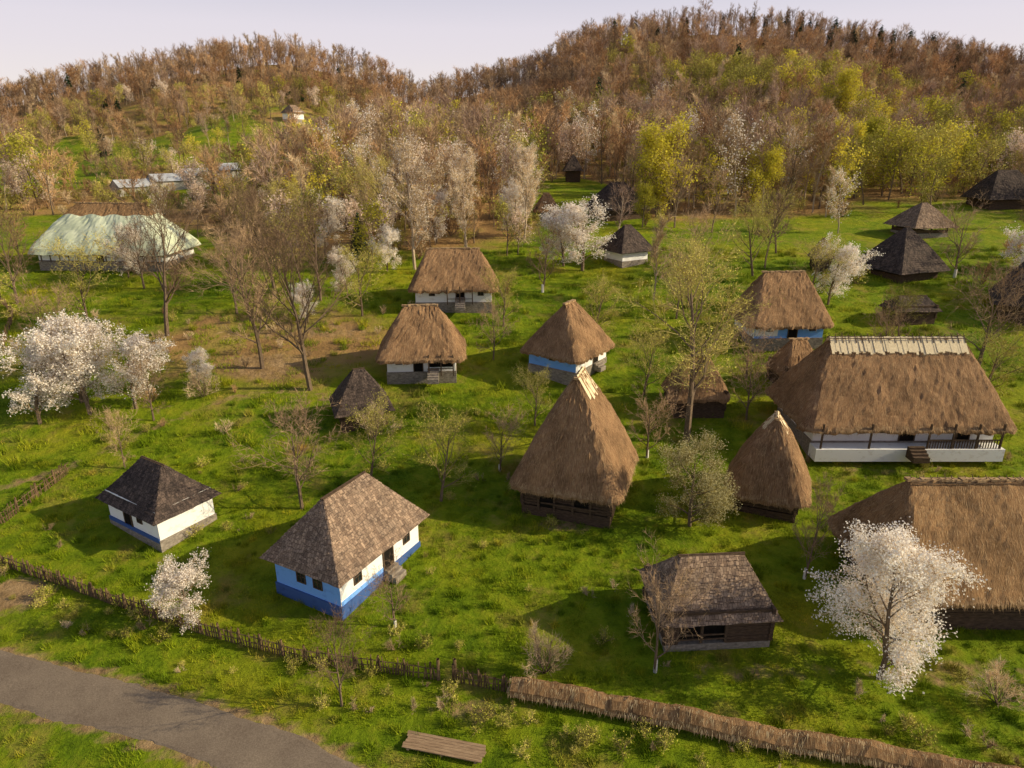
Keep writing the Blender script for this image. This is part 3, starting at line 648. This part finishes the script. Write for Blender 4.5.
# background huts
for i,(nm,x,y,yw,L,W,wh,rh,ov,rg_,k,mt,wl) in enumerate((
 ('pyramid_roof_hut',53.2,93.5,20,6.6,6.2,1.3,4.8,1.1,.6,'shingle',M_shd,'log'),
 ('open_shelter',68,116,10,6,5.6,1.8,3.1,1.0,1.0,'shingle',M_sh,'open'),
 ('wooden_barn',95,137,5,9,6,2.0,4.6,1.0,4,'shingle',M_shd,'log'),
 ('wooden_barn',61.5,80,60,7,5.5,1.8,5.0,.9,2,'shingle',M_shd,'log'),
 ('low_wooden_shed',46.8,78.5,5,4.6,2.6,1.5,1.2,.5,3.4,'shingle',M_shd,'log'),
 ('small_tower_hut',43.1,95.5,0,1.8,1.8,2.0,2.3,.5,.2,'shingle',M_sh,'log'),
 ('small_white_cottage',16.6,100,30,4.6,4.2,2.0,3.0,.8,1.2,'shingle',M_shd,'wash'),
 ('wooden_bell_tower',14.5,170,0,3,3,3.0,3.2,.8,.3,'shingle',M_shd,'log'),
 ('wooden_barn',19,128,25,7.5,6,1.9,3.9,1.0,3,'shingle',M_shd,'log'),
 ('thatched_hut',6.2,126,0,3.6,3.4,1.7,2.6,.6,1,'thatch',M_th,'log'),
 ('white_cottage',-60,234,10,6,4.5,2.4,2.4,.5,3,'shingle',M_sh,'wash'),
 ('white_cottage',-71,238,70,5,4.5,2.4,2.2,.5,3,'shingle',M_sh,'wash'),
 )):
    building(nm,x,y,yw,L,W,wh,rh,ov,rg_,k,mt,wl,seed=20+i,blades=600,base=.3)
M_metal=nmat('pale_sheet_roof',(.34,.35,.38),(.52,.54,.58),.5,rough=.6)
e=bpy.data.objects.new('long_pale_sheds',None);scene.collection.objects.link(e)
e.location=(-74,160,h1(-74,160)-.6);e.rotation_euler=(0,0,R(48))
m=MB()
for k in range(4):
    cx=-11+7.4*k;dz=.9*k-1.3;m.box((cx,0,.6+dz),(7,5,4.4),0)
    for s in(-1,1): m.face([(cx-3.6,s*3.0,2.7+dz),(cx+3.6,s*3.0,2.7+dz),(cx+3.6,0,4.2+dz),(cx-3.6,0,4.2+dz)],1)
    for s in(-1,1): m.face([(cx+s*3.5,-2.5,2.75+dz),(cx+s*3.5,2.5,2.75+dz),(cx+s*3.5,0,4.1+dz)],0)
m.obj('sheds',[nmat('grey_render',(.35,.33,.30),(.5,.48,.45),1),M_metal],e)
# ------------------------------------------------------------------ fences
def picket(name,pl,seed,hh=.95,sp=.22,lean=.1):
    r=random.Random(seed);m=MB();P=resample(pl,sp)
    for k,(x,y) in enumerate(P[:-1]):
        z=h1(x,y);H_=hh*r.uniform(.75,1.15)
        if r.random()<.05: continue
        a=Vector((x,y,z-.1));b=Vector((x+r.gauss(0,lean)*.8,y+r.gauss(0,lean)*.8,z+H_));m.tube([a,b],[.06,.035],4)
        if k%9==0: m.tube([Vector((x,y+.06,z-.2)),Vector((x,y+.06,z+hh*1.15))],[.075,.06],6)
    Q=P[::4]
    for f in(.35,.75):
        pts=[Vector((x,y+.05,h1(x,y)+hh*f+r.gauss(0,.02))) for x,y in Q];m.tube(pts,[.035]*len(pts),4)
    m.obj(name,[M_fence])
picket('picket_fence',[(-39,41.2),(-34.8,39.5),(-29.6,37.5),(-25.3,35.7),(-18.6,33.1),(-12,30.9),(-4.8,29.6),(-3.9,29.5)],1,.95,.16)
picket('picket_fence',[(-3.2,29.4),(-.1,28.6)],2,.95,.16)
picket('picket_fence',[(-39.5,42.5),(-37.7,44.2),(-36.5,50.5)],3,1.1,.2)
picket('picket_fence',[(-66,86),(-60,80),(-56,72)],4,1.1,.3)
m=MB()
for x in(-4.0,-3.1): m.tube([Vector((x,29.5,-.3)),Vector((x,29.5,1.5))],[.1,.09],7)
m.obj('gate_posts',[M_fence])
# straw-topped wattle fence
pl=resample(smooth([(0,28.5),(6.55,27.1),(12.2,25.5),(18.4,24.3),(22.4,23.3),(30,21.6)],2),.25)
m=MB();r=random.Random(9);prof=[(-.12,0),(-.12,.45),(-.54,.34),(-.48,.72),(-.2,1.1),(0,1.2),(.2,1.1),(.48,.72),(.54,.34),(.12,.45),(.12,0)]
prev=None
for k,(x,y) in enumerate(pl):
    x2,y2=pl[min(k+1,len(pl)-1)];x1_,y1_=pl[max(k-1,0)];dx,dy=x2-x1_,y2-y1_;l=math.hypot(dx,dy);nx_,ny_=-dy/l,dx/l;z=h1(x,y)-.05
    w=.07*math.sin(k*.23)+.05*math.sin(k*.61)
    row=[(x+nx_*a+r.gauss(0,.02),y+ny_*a+r.gauss(0,.02),z+b*(1+w)+(r.gauss(0,.025) if b else -.2)) for a,b in prof]
    if prev:
        for j in range(len(prof)-1): m.face([prev[j],prev[j+1],row[j+1],row[j]],0 if 1<j<9 else 2)
    for _ in range(60):
        s=r.choice((-1,1));u=r.random();a=s*(.05+.45*u);zz=z+(1.2-.7*u)*(1+w)
        c=Vector((x+nx_*a+dx/l*r.uniform(-.15,.15),y+ny_*a+dy/l*r.uniform(-.15,.15),zz+.03))
        dn=Vector((nx_*s*.45+dx/l*r.gauss(0,.2),ny_*s*.45+dy/l*r.gauss(0,.2),-.65+r.gauss(0,.12))).normalized()
        al=Vector((dx/l,dy/l,0))*.014;m.face([c-al,c+al,c+dn*r.uniform(.2,.42)+Vector((nx_*s*.06,ny_*s*.06,.03))],r.choice((1,3,3)))
    prev=row
m.obj('straw_topped_fence',[M_th2,M_straw,M_wood,nmat('straw_golden',(.50,.36,.18),(.82,.64,.37),4,'World')],uv=True)
# plank footbridge lying in the grass
m=MB();r=random.Random(4)
for k in range(6): m.box((r.gauss(0,.05),-.42+.17*k,.16+r.gauss(0,.006)),(4.0,.155,.05),0)
for k in(-1.7,0,1.7): m.box((k,0,.07),(.12,1.0,.11),0)
o=m.obj('plank_footbridge',[nmat('plank_wood',(.22,.14,.085),(.42,.29,.18),2,'Object',(1,8,1),.4)]);o.location=(-3.3,25.2,h1(-3.3,25.2)+.04);o.rotation_euler=(0,0,R(-13))
# ------------------------------------------------------------------ light, sky, camera
az,el=93,27
sd=Vector((math.sin(R(az))*math.cos(R(el)),math.cos(R(az))*math.cos(R(el)),math.sin(R(el))))
s=bpy.data.lights.new('sun','SUN');s.energy=5.0;s.angle=R(.5);s.color=(1,.85,.56)
so=bpy.data.objects.new('sun',s);scene.collection.objects.link(so);so.rotation_euler=sd.to_track_quat('Z','Y').to_euler();so.location=(60,-5,60)
w=bpy.data.worlds.new('World');scene.world=w;w.use_nodes=True;nt=w.node_tree;bg=nt.nodes['Background']
sk=nt.nodes.new('ShaderNodeTexSky');sk.sky_type='NISHITA';sk.sun_disc=False;sk.sun_elevation=R(el);sk.sun_rotation=R(az);sk.dust_density=2
tc=nt.nodes.new('ShaderNodeTexCoord');sp=nt.nodes.new('ShaderNodeSeparateXYZ');nt.links.new(tc.outputs['Generated'],sp.inputs[0])
mr=nt.nodes.new('ShaderNodeMapRange');mr.inputs[1].default_value=.13;mr.inputs[2].default_value=.38;mr.inputs[3].default_value=.92;mr.inputs[4].default_value=.1
nt.links.new(sp.outputs[2],mr.inputs[0])
hc=ramp(nt,sp.outputs[2],[(.03,(.98,.89,.84)),(.10,(.88,.81,.86)),(.24,(.74,.71,.86))])
vm=nt.nodes.new('ShaderNodeVectorMath');vm.operation='SCALE';vm.inputs['Scale'].default_value=9.6;nt.links.new(hc,vm.inputs[0])
hz=mixc(nt,mr.outputs[0],sk.outputs[0],vm.outputs[0])
nt.links.new(hz,bg.inputs[0]);bg.inputs[1].default_value=.1
cam=bpy.data.cameras.new('camera');co=bpy.data.objects.new('camera',cam);scene.collection.objects.link(co)
cam.lens=24.01;cam.sensor_width=36;cam.clip_end=4000;co.location=(0,0,28);co.rotation_euler=(R(70),0,0)
scene.camera=co
scene.view_settings.view_transform='Standard';scene.view_settings.look='None';scene.view_settings.exposure=0
print('trees',n,'grass',xg.size,'under',xu.size)
